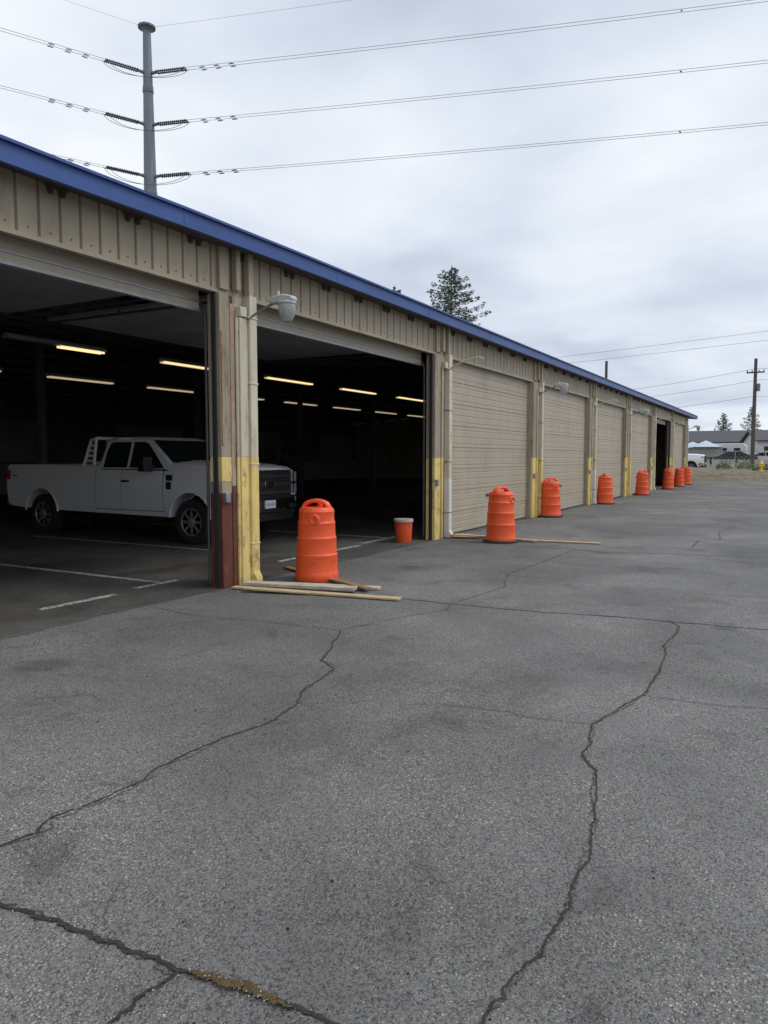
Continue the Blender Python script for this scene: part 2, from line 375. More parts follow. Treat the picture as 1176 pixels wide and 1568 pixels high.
b.add([(-6.1,-14,4.14),(-6.1,52.3,4.14),(-18,52.3,5.07),(-18,-14,5.07),(-30.4,-14,4.12),(-30.4,52.3,4.12)],[(0,1,2,3),(3,2,5,4)],'roofin')
b.prism([(-5.83,4.06),(-5.83,4.22),(-18,5.19),(-30.4,4.24),(-30.4,4.08),(-18,5.03)],52.2,52.24,'blue')
b.build('roof_panels',bld,norm=False)
b=B()
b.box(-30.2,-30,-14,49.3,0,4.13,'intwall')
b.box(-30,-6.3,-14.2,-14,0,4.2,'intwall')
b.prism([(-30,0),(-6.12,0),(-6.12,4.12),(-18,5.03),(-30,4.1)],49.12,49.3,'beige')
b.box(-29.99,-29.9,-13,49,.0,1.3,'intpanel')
for yy in range(-10,49,9): b.box(-29.98,-29.88,yy,yy+4.5,1.4,3.2,'intpanel')
b.build('outer_walls',bld)
b=B()
for k in range(-3,8):
    y=7.1+6*k
    if y>49: continue
    for s in(1,-1):
        x0=-6.5 if s==1 else -29.8
        b.add([(x0,y-.08,3.95),(x0,y+.08,3.95),(-18,y+.08,4.8),(-18,y-.08,4.8),(x0,y-.08,4.13),(x0,y+.08,4.13),(-18,y+.08,5.04),(-18,y-.08,5.04)],
              [(0,1,2,3),(0,3,7,4),(1,2,6,5),(4,5,6,7)],'beam')
    b.box(-18.08,-17.92,y-.08,y+.08,0,4.85,'beam')
for i in range(1,9):
    x=-6.3-i*1.3; zz=4.12+(-6.1-x)*.0777-.06
    b.box(x-.03,x+.03,-13.9,49,zz-.10,zz,'beam')
for i in range(1,9):
    x=-29.8+i*1.3; zz=4.12+(x+30.4)*.0777-.06
    b.box(x-.03,x+.03,-13.9,49,zz-.10,zz,'beam')
b.build('roof_beams',bld)
def post(k):
    y=7.2+6*k; near=(k==0)
    b=B()
    jm='dark' if k in (-3,-2,-1,0,1,6) else 'tan'
    b.box(-6.17,-6.10,y-.40,y-.383,0,HB-.05,jm)
    if near:
        b.box(-6.24,-6.05,y-.38,y-.20,0,1.02,'redbrown'); b.box(-6.239,-6.048,y-.379,y-.20,1.02,1.16,'redbrown')
        b.box(-6.24,-6.05,y-.38,y-.20,1.16,1.30,'tan'); b.box(-6.235,-6.047,y-.38,y-.20,1.30,1.60,'yellow')
        b.box(-6.24,-6.05,y-.38,y-.20,1.60,HB-.046,'tan'); b.box(FX+.001,-6.05,y-.36,y-.20,HB,4.1,'beige')
        b.box(-6.24,-6.038,y-.20,y-.13,0,1.25,'redbrown'); b.box(-6.24,-6.038,y-.20,y-.13,1.25,3.45,'rust')
        b.box(-6.06,-6.035,y-.37,y-.335,1.75,3.1,'rust')
    else:
        b.box(-6.24,-6.05,y-.38,y-.10,0,1.58,'yellow'); b.box(-6.24,-6.05,y-.38,y-.10,1.58,HB-.046,'tan')
        b.box(FX+.001,-6.06,y-.30,y-.12,HB,4.1,'beige')
    b.box(-6.26,-6.06,y-.13 if near else y-.10,y+.20,0,HB-.046,'tan')
    b.box(-6.08,-6.00,y-.12,y-.04,HB+.02,4.1,'beige'); b.box(-6.08,-5.99,y+.10,y+.19,HB-.02,4.1,'beige')
    dl='yellow' if near or k%2==0 else 'white_pipe'
    hb=1.6 if dl=='yellow' else 1.18
    b.box(-6.06,-5.95,y+.06,y+.20,.10,hb,dl); b.box(-6.06,-5.952,y+.062,y+.198,hb,HB-.02,'cream')
    b.prism([(-6.06,.02),(-5.90,.02),(-5.90,.08),(-5.95,.16),(-6.06,.16)],y+.07,y+.19,dl)
    if near:
        b.box(-6.07,-5.985,y-.09,y+.058,.02,1.6,'yellow'); b.box(-6.07,-5.985,y-.09,y+.058,1.602,3.3,'cream')
    b.tube([(-6.03,y-.10,.0),(-6.03,y-.10,1.6)],.024,'yellow'); b.tube([(-6.03,y-.10,1.6),(-6.03,y-.10,3.3)],.022,'cream')
    for zz in (.5,1.5,2.5,3.3): b.box(-6.05,-5.945,y+.05,y+.21,zz,zz+.025,'galv' if not near else 'cream')
    b.box(-6.06,-5.97,y-.09,y+.03,3.31,3.43,'cream')
    b.box(-6.06,-6.0,y-.36,y-.28,1.05,1.17,'galv')
    b.build('door_post',bld,bevel=.006)
for k in range(-3,8): post(k)
def lamp(k,head):
    y=7.27+6*k
    e=empty('barn_light' if head else 'lamp_arm',(-6.02,y,-.06))
    b=B(); pts=[(0,-.04,3.36),(.06,-.03,3.37)]
    for t in [i/8 for i in range(9)]:
        pts.append((.08+.62*t,0,3.38+.17*math.sin(t*math.pi*.5)))
    if not head: pts.append((.76,0,3.51))
    b.tube(pts,.016,'galv' if head else 'cream'); b.build('arm',e)
    if head:
        b=B()
        b.prism([(.34,3.54),(.38,3.58),(.60,3.60),(.73,3.57),(.75,3.53),(.73,3.50),(.44,3.50)],-.062,.062,'whitematte'); b.build('housing',e,bevel=.02)
        b=B(); T_=Matrix.Translation((.63,0,.0))
        b.lathe([(.09,3.495),(.102,3.47),(.102,3.43),(.088,3.34),(.05,3.28),(.02,3.27)],'refractor',T_,24)
        for i in range(24):
            a=2*math.pi*i/24; b.cyl((.63+.103*math.cos(a),.103*math.sin(a),3.46),(.63+.09*math.cos(a),.09*math.sin(a),3.35),.004,'refractor',n=5)
        b.lathe([(.108,3.48),(.113,3.495),(.108,3.51)],'whitematte',T_,24)
        b.cyl((.5,0,3.59),(.5,0,3.65),.022,'whitematte'); b.build('refractor_glass',e)
for k,h in ((0,1),(1,0),(2,1),(3,0),(4,1),(5,0),(6,0),(7,1),(-1,1)): lamp(k,h)
def door(k):
    y0=7.2+6*k+.2; y1=7.2+6*(k+1)-.38; b=B(); pr=[]
    z=0.02; sec=.445; rn=random.Random(k)
    for s_ in range(8):
        a=z+s_*sec; j=rn.uniform(-.003,.003)
        pr+=[(a,.012),(a+.008,.028+j)]
        for r_ in range(3):
            c=a+.012+r_*.14
            pr+=[(c+.055,.028+j),(c+.063,.021+j),(c+.073,.021+j),(c+.081,.028+j)]
        pr+=[(a+sec-.005,.028+j)]
    vs=[(-6.24+o,y0,zz) for zz,o in pr]+[(-6.24+o,y1,zz) for zz,o in pr]; n=len(pr)
    b.add(vs,[(i,i+1,n+i+1,n+i) for i in range(n-1)],'door')
    b.box(-6.28,-6.245,y0,y1,.0,HB,'door')
    b.box(-6.245,-6.205,y0,y1,.0,.03,'rubber')
    b.box(-6.21,-6.18,y0+2.5,y0+2.68,.72,.76,'dark')
    b.box(-6.215,-6.15,y1-.03,y1,0,HB-.05,'tan')
    b.build('sectional_door',bld)
for k in (1,2,3,4,6): door(k)
def opendoor(k):
    y0=7.2+6*k+.2; y1=7.2+6*(k+1)-.42; b=B()
    b.box(-6.37,-6.33,y0,y1,3.34,3.60,'door'); b.box(-6.33,-6.31,y0,y1,3.34,3.37,'galv'); b.box(-6.33,-6.315,y0,y1,3.45,3.47,'galv')
    for i in range(7):
        b.box(-7.2-i*.46,-6.76-i*.46,y0,y1,3.66,3.70,'intpanel')
    for yy in (y0+.0,y1+.07):
        pts=[(-6.30,yy,0.05),(-6.30,yy,3.25)]+[(-6.30-.35*(1-math.cos(a)),yy,3.25+.35*math.sin(a)) for a in [i*math.pi/12 for i in range(1,7)]]+[(-10.2,yy,3.62)]
        b.tube(pts,.018,'track',6)
        b.cyl((-10.1,yy,3.62),(-10.1,yy,4.35),.015,'track',n=6); b.cyl((-8.4,yy,3.62),(-8.4,yy,4.25),.015,'track',n=6)
    b.cyl((-6.55,y0,3.82),(-6.55,y1,3.82),.025,'galv'); b.cyl((-6.55,y0+1.5,3.82),(-6.55,y0+3.4,3.82),.06,'dark')
    b.build('raised_door',bld)
for k in (-3,-2,-1,0,5): opendoor(k)
for X,st in ((-14.1,9.5),(-19.6,10.6)):
    for i in range(-4,9):
        y=st+4.2*i
        if X<-19: y=st+3.9*i
        b=B(); zz=4.02
        b.box(X-.10,X+.10,y,y+2.45,zz,zz+.06,'fixture'); b.prism([(X-.05,zz+.06),(X+.05,zz+.06),(X+.03,zz+.10),(X-.03,zz+.10)],y,y+2.45,'fixture')
        for xx,kk in ((X-.06,'tube_dim'),(X+.06,'tube')):
            if X>-15 and i==0:
                b.cyl((xx,y+1.25,zz-.03),(xx,y+2.4,zz-.03),.022,'tube',n=8)
            else: b.cyl((xx,y+.04,zz-.03),(xx,y+2.4,zz-.03),.022,kk if X>-15 else 'tube_dim',n=8)
        for yy in (y+.4,y+2.0): b.cyl((X,yy,zz+.1),(X,yy,4.8),.008,'dark',n=5)
        b.build('fluorescent_fixture',bld)
for (yy,ln) in ((26,5),(36,5),(14,4)):
    b=B()
    for s_ in range(4): b.box(-29.7,-29.1,yy,yy+ln,.3+s_*.55,.34+s_*.55,'beam')
    for q in (0,ln/2,ln-.05):
        for xx in (-29.7,-29.14): b.box(xx,xx+.05,yy+q,yy+q+.05,0,2.2,'beam')
    for s_ in range(3):
        q=.15
        while q<ln-.6:
            w=random.uniform(.25,.55); b.box(-29.6,-29.2,yy+q,yy+q+w,.345+s_*.55,.345+s_*.55+random.uniform(.15,.42),random.choice(['intpanel','dark','intwall'])); q+=w+random.uniform(.05,.3)
    b.build('storage_shelf')

# ------------------------------------------------------------------ barrels
def barrel(x,y,rot=0,collar=True):
    b=B()
    pr=[(.276,.0),(.282,.02),(.284,.09),(.278,.105)]
    segs=[(.105,.345,.276,.268),(.345,.565,.262,.254),(.565,.76,.248,.240),(.76,.905,.234,.228)]
    for i,(z0,z1,r0,r1) in enumerate(segs):
        pr+=[(r0,z0+.008),(r0-.003,z0+.02),(r1+.001,z1-.03),(r1+.004,z1-.022),(r1+.004,z1-.008),(r1-.002,z1)]
    pr+=[(.222,.925),(.205,.945),(.10,.95),(.02,.95)]
    b.lathe(pr,'poly',n=48)
    if collar: b.lathe([(.285,0),(.335,0),(.338,.016),(.32,.035),(.286,.04)],'rubber',n=40)
    pts=[(-.17,0,.90)]+[(-.17+.34*t,0,.945+.085*math.sin(math.pi*min(1,max(0,t)))**.45) for t in [i/12 for i in range(13)]]+[(.17,0,.90)]
    for o in (-.035,0,.035): b.tube([(p[0],o,p[2]) for p in pts],.026,'poly',8)
    b.lathe([(.035,.94),(.035,.985),(.02,.99)],'poly',Matrix.Translation((0,.13,0)),12)
    b.lathe([(.075,0),(.07,.02),(.05,.03),(.03,.012),(.01,.01)],'poly',Matrix.Translation((.05,-.222,.80))@Matrix.Rotation(R(90),4,'X'),20)
    b.build('traffic_barrel',None,bevel=0,loc=(x,y,0.004),rot=rot)
for i,(x,y) in enumerate([(-5.45,7.95),(-4.85,13.2),(-5.75,19.45),(-5.72,25.75),(-5.7,32.6),(-5.6,39.1),(-5.6,43.0),(-5.6,46.2)]):
    barrel(x,y,[.25,1.2,.6,2,.9,.1,1,2][i],i!=0)
b=B(); b.lathe([(.14,0),(.15,.02),(.165,.36),(.18,.37),(.18,.39)],'poly',n=28); b.lathe([(.183,.385),(.185,.40),(.183,.435),(.10,.44),(.02,.44)],'whitematte',n=28)
b.tube([(-.18*math.cos(t),-.03-.19*math.sin(t)*.4,.38-.19*math.sin(t)) for t in [i*math.pi/10 for i in range(11)]],.005,'galv',6)
b.build('plastic_bucket',loc=(-6.45,12.3,.005))
def plank(bd,p0,p1,w,t,z0,z1,k):
    p0=Vector((*p0,z0));p1=Vector((*p1,z1)); d=p1-p0; L=d.length; d.normalize(); n=Vector((0,0,1)).cross(d).normalized(); u=d.cross(n)
    m=Matrix((( d.x,n.x,u.x,p0.x),(d.y,n.y,u.y,p0.y),(d.z,n.z,u.z,p0.z),(0,0,0,1)))
    bd.box(0,L,-w/2,w/2,0,t,k,m)
for a in (((-5.95,6.88),(-3.82,7.20),.115,.022,.01,.01,'wood'),((-5.9,7.04),(-4.50,7.36),.16,.035,.035,.035,'woodgrey'),
  ((-6.35,8.50),(-4.38,7.46),.10,.022,.012,.036,'wooddark'),((-5.75,7.30),(-4.35,7.68),.14,.03,.006,.006,'woodgrey'),((-5.7,6.78),(-4.9,7.0),.09,.02,.034,.012,'wood'),
  ((-5.98,13.45),(-3.12,13.72),.10,.022,.008,.008,'wood'),((-6.0,13.75),(-4.2,13.35),.10,.022,.034,.034,'woodgrey'),((-5.95,13.3),(-5.0,13.62),.12,.025,.06,.034,'wood')):
    b=B(); plank(b,*a); b.build('wood_board',bevel=.002)

# ------------------------------------------------------------------ pickup truck (local: x forward is -u)
def pickup(loc,rot,rack=True):
    T=empty('pickup_truck',loc,rot)
    CR=3.46
    prof=[(.10,.46),(.02,.55),(.0,.80),(.02,.88),(.03,1.28),(.06,1.38),(.18,1.44),(.7,1.49),(1.4,1.52),(1.56,1.38),(CR,1.38),(CR+.02,1.42),(6.24,1.44),(6.28,1.41),(6.28,.62),(6.20,.56),(5.6,.52),(1.4,.48)]
    W=1.0
    b=B(); b.prism([(-u,w) for u,w in prof],-W,W,'white')
    body=b.build('body',T)
    def apply_cut(cb):
        c=cb.build('cut'); md=body.modifiers.new('c','BOOLEAN'); md.operation='DIFFERENCE'; md.object=c; md.solver='EXACT'
        body.parent=None
        dg=bpy.context.evaluated_depsgraph_get(); dg.update(); me=bpy.data.meshes.new_from_object(body.evaluated_get(dg)); body.modifiers.clear(); body.data=me
        bpy.data.objects.remove(c); body.parent=T
    for u in (1.0,5.17):
        for s in (1,-1):
            c=B(); c.cyl((-u,s*.60,.45),(-u,s*1.3,.45),.505,'blackpl',n=40); apply_cut(c)
    c=B(); c.box(-6.16,-CR-.10,-.82,.82,.85,1.6,'blackpl'); apply_cut(c)
    bm=bmesh.new(); bm.from_mesh(body.data)
    for w in (.62,.78,.95,1.12,1.18,1.24,1.32,1.40,1.46):
        bmesh.ops.bisect_plane(bm,geom=bm.verts[:]+bm.edges[:]+bm.faces[:],plane_co=(0,0,w),plane_no=(0,0,1))
    for u in (.08,.18,.32,.48):
        bmesh.ops.bisect_plane(bm,geom=bm.verts[:]+bm.edges[:]+bm.faces[:],plane_co=(-u,0,0),plane_no=(1,0,0))
    for y in (-.92,-.82,-.55,-.45,.45,.55,.82,.92):
        bmesh.ops.bisect_plane(bm,geom=bm.verts[:]+bm.edges[:]+bm.faces[:],plane_co=(0,y,0),plane_no=(0,1,0))
    for v in bm.verts:
        u=-v.co.x; w=v.co.z
        k=1-.05*((w-.98)/.45)**2
        if w>1.15: k-=.012
        if u<.48: k*=1-.09*((.48-u)/.48)**2
        ay=abs(v.co.y)
        if ay>.9: v.co.y*=k
        if u<1.62 and w>1.3:
            v.co.z-=.045*max(0,(ay-.5)/.5)**2
            if ay<.5: v.co.z+=.02
    body.data.materials.clear(); body.data.materials.append(M['white'])
    for f in bm.faces: f.smooth=True; f.material_index=0
    bm.to_mesh(body.data); bm.free(); body.data.set_sharp_from_angle(angle=R(28))
    md=body.modifiers.new('bevel','BEVEL'); md.width=.018; md.segments=2; md.limit_method='ANGLE'; md.angle_limit=R(35)
    b=B()
    z0=1.36
    vs=[(-1.36,-.93,z0),(-1.36,.93,z0),(-CR,.95,z0),(-CR,-.95,z0),(-2.18,-.76,1.94),(-2.18,.76,1.94),(-CR+.13,.78,1.94),(-CR+.13,-.78,1.94),
        (-2.40,-.67,1.99),(-2.40,.67,1.99),(-CR+.25,.69,1.99),(-CR+.25,-.69,1.99)]
    b.add(vs,[(0,1,5,4),(1,2,6,5),(2,3,7,6),(3,0,4,7),(4,5,9,8),(5,6,10,9),(6,7,11,10),(7,4,8,11),(8,9,10,11)],'white',True)
    b.build('cab',T,bevel=.03,sharp=30)
    A0=1.36; A1=2.18
    def side(u,w,s,off=.006):
        t=(w-z0)/(1.94-z0); uf=A0+(A1-A0)*t; f=(u-uf)/((CR-.13*t)-uf)
        y=(.93+.02*f)+(( .76+.02*f)-(.93+.02*f))*t
        return Vector((-u,s*(y+off),w))
    b=B()
    for s in (1,-1):
        for poly in ([(1.68,1.36),(2.0,1.34),(2.58,1.395),(2.58,1.89),(2.30,1.89),(2.19,1.85),(1.88,1.58)],[(2.66,1.395),(3.30,1.395),(3.28,1.70),(3.22,1.86),(3.15,1.89),(2.66,1.89)]):
            poly=[(u,max(w,1.39)) for u,w in poly]
            vs=[side(u,w,s) for u,w in poly]+[side(u,w,s,-.02) for u,w in poly]; n=len(poly)
            b.add(vs,[tuple(range(n))]+[(i,(i+1)%n,n+(i+1)%n,n+i) for i in range(n)],'glass')
    def ws(t,y,off=.008):
        hw=(.93+(.76-.93)*t); p=Vector((-A0-(A1-A0)*t,y*hw,1.36+.58*t)); return p+Vector((.577,0,.816))*off
    b.add([ws(.22,-.93),ws(.22,.93),ws(.96,.93),ws(.96,-.93)],[(0,1,2,3)],'glass')
    b.add([(-CR-.005,-.75,1.45),(-CR-.005,.75,1.45),(-CR+.10,.68,1.86),(-CR+.10,-.68,1.86)],[(0,1,2,3)],'glass')
    b.build('windows',T)
    b=B()
    for u in (1.0,5.17):
        for s in (1,-1):
            pts=[(-u+.515*math.cos(a),s*.982,.45+.515*math.sin(a)) for a in [R(4)+i*R(172)/28 for i in range(29)]]
            b.tube(pts,.020,'white',8)
            b.cyl((-u,s*.58,.44),(-u,s*.60,.44),.49,'blackpl',n=32)
    b.box(-5.9,-.5,-.5,.5,.36,.56,'blackpl'); b.cyl((-5.17,-.85,.41),(-5.17,.85,.41),.07,'dark'); b.cyl((-1,-.85,.41),(-1,.85,.41),.07,'dark')
    b.build('chassis',T)
    b=B()
    b.box(-.06,.03,-.70,.70,.86,1.34,'blackpl')
    for zz in (.94,1.09,1.24): b.box(.01,.055,-.68,.68,zz-.03,zz+.03,'dark')
    for i in range(-8,9): b.box(.03,.036,i*.08-.006,i*.08+.006,.87,1.32,'dark')
    b.box(.02,.062,-.12,.12,1.03,1.15,'chrome'); b.box(-.02,.04,-.72,.72,1.335,1.355,'chrome')
    for s in (1,-1):
        b.box(-.16,.02,*sorted((s*.71,s*.90)),.90,1.32,'headlight')
        b.box(-.14,.028,*sorted((s*.715,s*.89)),1.08,1.13,'blackpl'); b.box(-.14,.028,*sorted((s*.79,s*.82)),.90,1.32,'blackpl')
        b.box(-.36,-.10,*sorted((s*.88,s*.948)),.95,1.29,'headlight')
        b.box(.03,.078,*sorted((s*.62,s*.80)),.62,.70,'blackpl')
    b.box(.03,.076,-.5,.5,.565,.62,'blackpl'); b.box(-.02,.05,-.86,.86,.825,.87,'blackpl')
    b.build('grille_and_lights',T,bevel=.01)
    b=B(); b.prism([(.07,-.6),(.07,.6),(.02,.86),(-.10,.97),(-.44,.985),(-.44,-.985),(-.10,-.97),(.02,-.86)],.56,.82,'chrome',axis='z')
    b.prism([(.05,-.6),(.05,.6),(.0,.84),(-.10,.93),(-.34,.93),(-.34,-.93),(-.10,-.93),(.0,-.84)],.40,.555,'blackpl',axis='z')
    b.build('front_bumper',T,bevel=.02)
    b=B(); b.box(.074,.084,-.155,.155,.645,.795,'plate'); b.box(.085,.087,-.13,.13,.69,.74,'siding_blue'); b.build('licence_plate',T)
    b=B(); b.box(-6.42,-6.24,-.95,.95,.52,.72,'chrome'); b.build('rear_bumper',T,bevel=.02)
    b=B()
    for s in (1,-1): b.box(-6.292,-6.16,*sorted((s*.86,s*.995)),.98,1.32,'red')
    b.build('tail_lights',T,bevel=.01)
    b=B()
    for s in (1,-1):
        def strip(u0,u1,w0,w1,k='blackpl',o=.002):
            mid=(w0+w1)/2; kk=1-.05*((mid-.98)/.45)**2-(.012 if mid>1.15 else 0); y=kk*1.0
            b.box(-u1,-u0,*sorted((s*(y-.03),s*(y+o))),w0,w1,k)
        for uu in (3.50,2.76,1.66):
            for i in range(12):
                w0=.56+i*.0675; ww=.006 if uu!=2.76 else .004; strip(uu-ww,uu+ww,w0,w0+.0675)
        strip(1.66,3.48,.575,.589)
        strip(2.54,2.72,1.12,1.158,'blackpl',.035)
        strip(1.44,1.56,1.0,1.14,'blackpl',.012); strip(1.42,1.58,1.16,1.27,'blackpl',.012)
        strip(1.62,3.36,1.352,1.372)
        strip(5.94,6.12,1.19,1.22,'galv'); strip(5.99,6.01,1.16,1.25,'galv'); strip(6.06,6.08,1.16,1.25,'galv')
        b.tube([(-1.85,s*.95,1.42),(-1.83,s*1.12,1.44)],.025,'blackpl')
        b.box(-1.95,-1.81,*sorted((s*1.08,s*1.30)),1.33,1.60,'blackpl')
        b.box(-3.4,-1.75,*sorted((s*.80,s*.95)),.40,.45,'blackpl')
    b.build('side_trim',T,bevel=.004)
    if rack:
        b=B(); q=-.22
        for s in (1,-1):
            b.tube([(-4.14-q,s*.90,1.43),(-3.94-q,s*.86,1.94),(-3.76-q,s*.84,1.98)],.032,'white')
            b.tube([(-3.84-q,s*.90,1.43),(-3.80-q,s*.86,1.96)],.03,'white')
            for zz in (1.50,1.60,1.70,1.80): b.box(-4.12-q+(zz-1.4)*.36,-3.83-q,*sorted((s*.87,s*.89)),zz,zz+.05,'white')
        b.tube([(-3.78-q,-.85,1.97),(-3.78-q,.85,1.97)],.032,'white'); b.tube([(-3.84-q,-.9,1.48),(-3.84-q,.9,1.48)],.03,'white')
        for yy in [i*.2 for i in range(-3,4)]: b.tube([(-3.84-q,yy,1.46),(-3.79-q,yy,1.96)],.012,'white')
        b.build('rack',T)
    for u in (1.0,5.17):
        for s in (1,-1):
            b=B(); m=Matrix.Translation((-u,s*.84,.41))@Matrix.Rotation(R(90)*-s,4,'X')
            b.lathe([(.245,-.10),(.30,-.125),(.385,-.12),(.408,-.09),(.41,0),(.408,.09),(.385,.12),(.30,.128),(.255,.12),(.245,.10)],'rubber',m,48)
            b.lathe([(.25,.10),(.255,.118),(.235,.12),(.225,.09),(.19,.06),(.15,.045),(.09,.05),(.085,.115),(.06,.13),(.01,.13)],'galv',m,40)
            for i in range(8):
                a=2*math.pi*i/8; mm=m@Matrix.Rotation(a,4,'Z')
                b.box(.08,.235,-.028,.028,.05,.105,'galv',mm)
                b.lathe([(.03,.062),(.028,.068)],'blackpl',mm@Matrix.Rotation(.39,4,'Z')@Matrix.Translation((.165,0,0)),10)
            for i in range(36):
                mm=m@Matrix.Rotation(2*math.pi*i/36,4,'Z'); b.box(.405,.414,-.018,.018,-.10,.10,'rubber',mm)
            b.build('wheel',T)
    return T
pickup((-8.62,10.95,.004),0)
pickup((-6.6,66,.35),0,False)

# ------------------------------------------------------------------ transmission tower
TX,TY=-45.4,43.4
TW=empty('transmission_tower',(TX,TY,0))
b=B(); b.cyl((0,0,0),(0,0,34.7),.85,'greysteel',.30,n=12)
b.lathe([(.28,34.6),(.45,34.8),(.68,34.86),(.68,35.0),(.3,35.05)],'greysteel',n=12)
for z in (12,22,30): b.lathe([(.86-.0158*z+.02,z),(.86-.0158*z+.05,z+.05),(.86-.0158*z+.02,z+.5)],'greysteel',n=12)
b.build('steel_pole',TW)
Dr=Vector((.956,.293,0)); Dl=Vector((-.419,-.908,0))
b=B(); wb=B()
def sagwire(bd,p,d,L,rise,sag,r,k='wire',n=40):
    pts=[]
    for i in range(n+1):
        t=i/n; pts.append(Vector(p)+Vector(d)*L*t+Vector((0,0,rise*t-4*sag*t*(1-t))))
    bd.tube(pts,r,k,5)
for z in (31.5,27.6,23.65):
    r0=.86-.0158*z
    ends=[]
    for D in (Dr,Dl):
        side=Vector((-D.y,D.x,0))
        p0=D*(r0-.1)+Vector((0,0,z)); b.cyl(p0,p0+D*.55,.16,'greysteel',.08)
        for o in (-.16,.16):
            a=p0+D*.5+side*o; c=p0+D*2.9+side*o
            b.cyl(a,c,.05,'insul',n=8)
            for i in range(14):
                q=a.lerp(c,(i+.5)/14); b.cyl(q,q+D*.06,.11,'insul',.06,n=10)
        b.cyl(p0+D*.5-side*.22,p0+D*.5+side*.22,.05,'greysteel'); b.cyl(p0+D*2.95-side*.26,p0+D*2.95+side*.26,.05,'greysteel')
        e=p0+D*3.0; ends.append(e)
        for o in (-.2,.2):
            sagwire(wb,e+side*o,D,220,9.5,3,.015)
            for q in (1.4,2.6,3.8):
                c=e+side*o+D*q; wb.cyl(c-D*.2-Vector((0,0,.12)),c+D*.2-Vector((0,0,.12)),.04,'wire',n=6); wb.cyl(c-Vector((0,0,.12)),c,.02,'wire',n=5)
        if D is Dr:
            for q in (36,88):
                t=q/220; c=e+D*q+Vector((0,0,9.5*t-12*t*(1-t))); wb.cyl(c-side*.2-Vector((0,0,.12)),c+side*.2+Vector((0,0,.12)),.05,'wire',n=6)
    for o in (-.15,.15):
        A,C=ends[0],ends[1]
        pts=[]
        for i in range(17):
            t=i/16; p=A.lerp(C,t)+Vector((.35,-.45,0))*math.sin(math.pi*t)*2.2+Vector((o,o,0)); p.z-=1.5*math.sin(math.pi*t)**.7; pts.append(p)
        wb.tube(pts,.02,'wire',5)
b.build('insulator_strings',TW)
sagwire(wb,(0,0,34.9),Dr,220,9.5,2.5,.009); sagwire(wb,(0,0,34.9),Dl,220,9.5,2.5,.009)
wb.build('power_lines',TW,norm=False)
def upole(x,y,h,arm=True):
    e=empty('utility_pole',(x,y,0)); b=B(); b.cyl((0,0,0),(0,0,h),.17,'polewood',.12,n=10)
    if arm:
        b.box(-.65,.65,-.06,.06,h-1.15,h-1.04,'polewood')
        for q in (-.6,-.25,.25,.6): b.cyl((q,0,h-1.04),(q,0,h-.9),.04,'insul',n=6)
        b.cyl((.26,0,h-2.6),(.26,0,h-2.0),.13,'greysteel')
    b.build('pole',e); return e
p1=upole(-3.2,67,9.5); p2=upole(-16,71.5,10.6,False)
b=B()
def span(a,c,sag,r=.014):
    a=Vector(a);c=Vector(c); b.tube([a.lerp(c,i/20)+Vector((0,0,-4*sag*(i/20)*(1-i/20))) for i in range(21)],r,'insul',4)
for dz,dx in ((0,0),(-.9,.3),(-2.2,0)):
    span((-3.2+dx,67,8.7+dz),(-40,90,9.3+dz),1.0); span((-3.2+dx,67,8.7+dz),(45,60,9.6+dz),1.0)
for dz in (0,.75): span((-60,97.4,12.6+dz),(60,46,12.4+dz*1.1),.8,.015)
b.build('overhead_wires')

# ------------------------------------------------------------------ vegetation
def conifer(name,x,y,h,Rb,seed,z0=0,n=120,k=1):
    rn=random.Random(seed); e=empty(name,(x,y,z0))
    b=B(); b.tube([(0,0,0),(rn.uniform(-.1,.1),0,h*.5),(0,rn.uniform(-.1,.1),h)],[.02*h,.012*h,.02],'bark',7)
    l=B()
    for i in range(n):
        t=(i/n)**.85; z=h*(.12+.87*t); L=Rb*((1-t)**.72)*rn.uniform(.5,1.1)+.2; a=i*2.4+rn.uniform(-.4,.4)
        d=Vector((math.cos(a),math.sin(a),0))
        def zz(s): return L*(.05*s+.14*s*s) if t>.55 else L*(.08*s-.2*s*s)
        b.tube([Vector((0,0,z+zz(j/4)))+d*L*j/4 for j in range(5)],[.03,.024,.018,.012,.006],'bark',4)
        m=int(L*40*k)+8
        for q in range(m):
            s=rn.uniform(.10,1.05); p=Vector((0,0,z+zz(s)))+d*L*s
            side=Vector((-d.y,d.x,0)); w=L*.28*(1.15-s)
            p+=side*rn.uniform(-w,w)+Vector((0,0,rn.uniform(-.34,.05)*min(1,L)))
            sz=rn.uniform(.10,.26)
            u=(d*rn.uniform(.2,1)+side*rn.uniform(-1,1)+Vector((0,0,rn.uniform(-.7,.2)))).normalized(); v=u.cross(Vector((rn.uniform(-1,1),rn.uniform(-1,1),rn.uniform(-1,1)))).normalized()
            l.add([p-u*sz*.5,p+v*sz*.28,p+u*sz,p-v*sz*.28],[(0,1,2,3)],'needle')
    b.build('trunk_and_limbs',e); l.build('needles',e,norm=False)
conifer('fir_tree',-28.7,64.2,19.4,8.2,3,n=135)
conifer('fir_tree',-32.9,61.0,17.4,6,4,n=100)
conifer('fir_tree',-12.1,150,9.0,3.0,14,n=60,z0=.8)
conifer('fir_tree',-7.5,150,10.0,3.2,15,n=60,z0=.8)
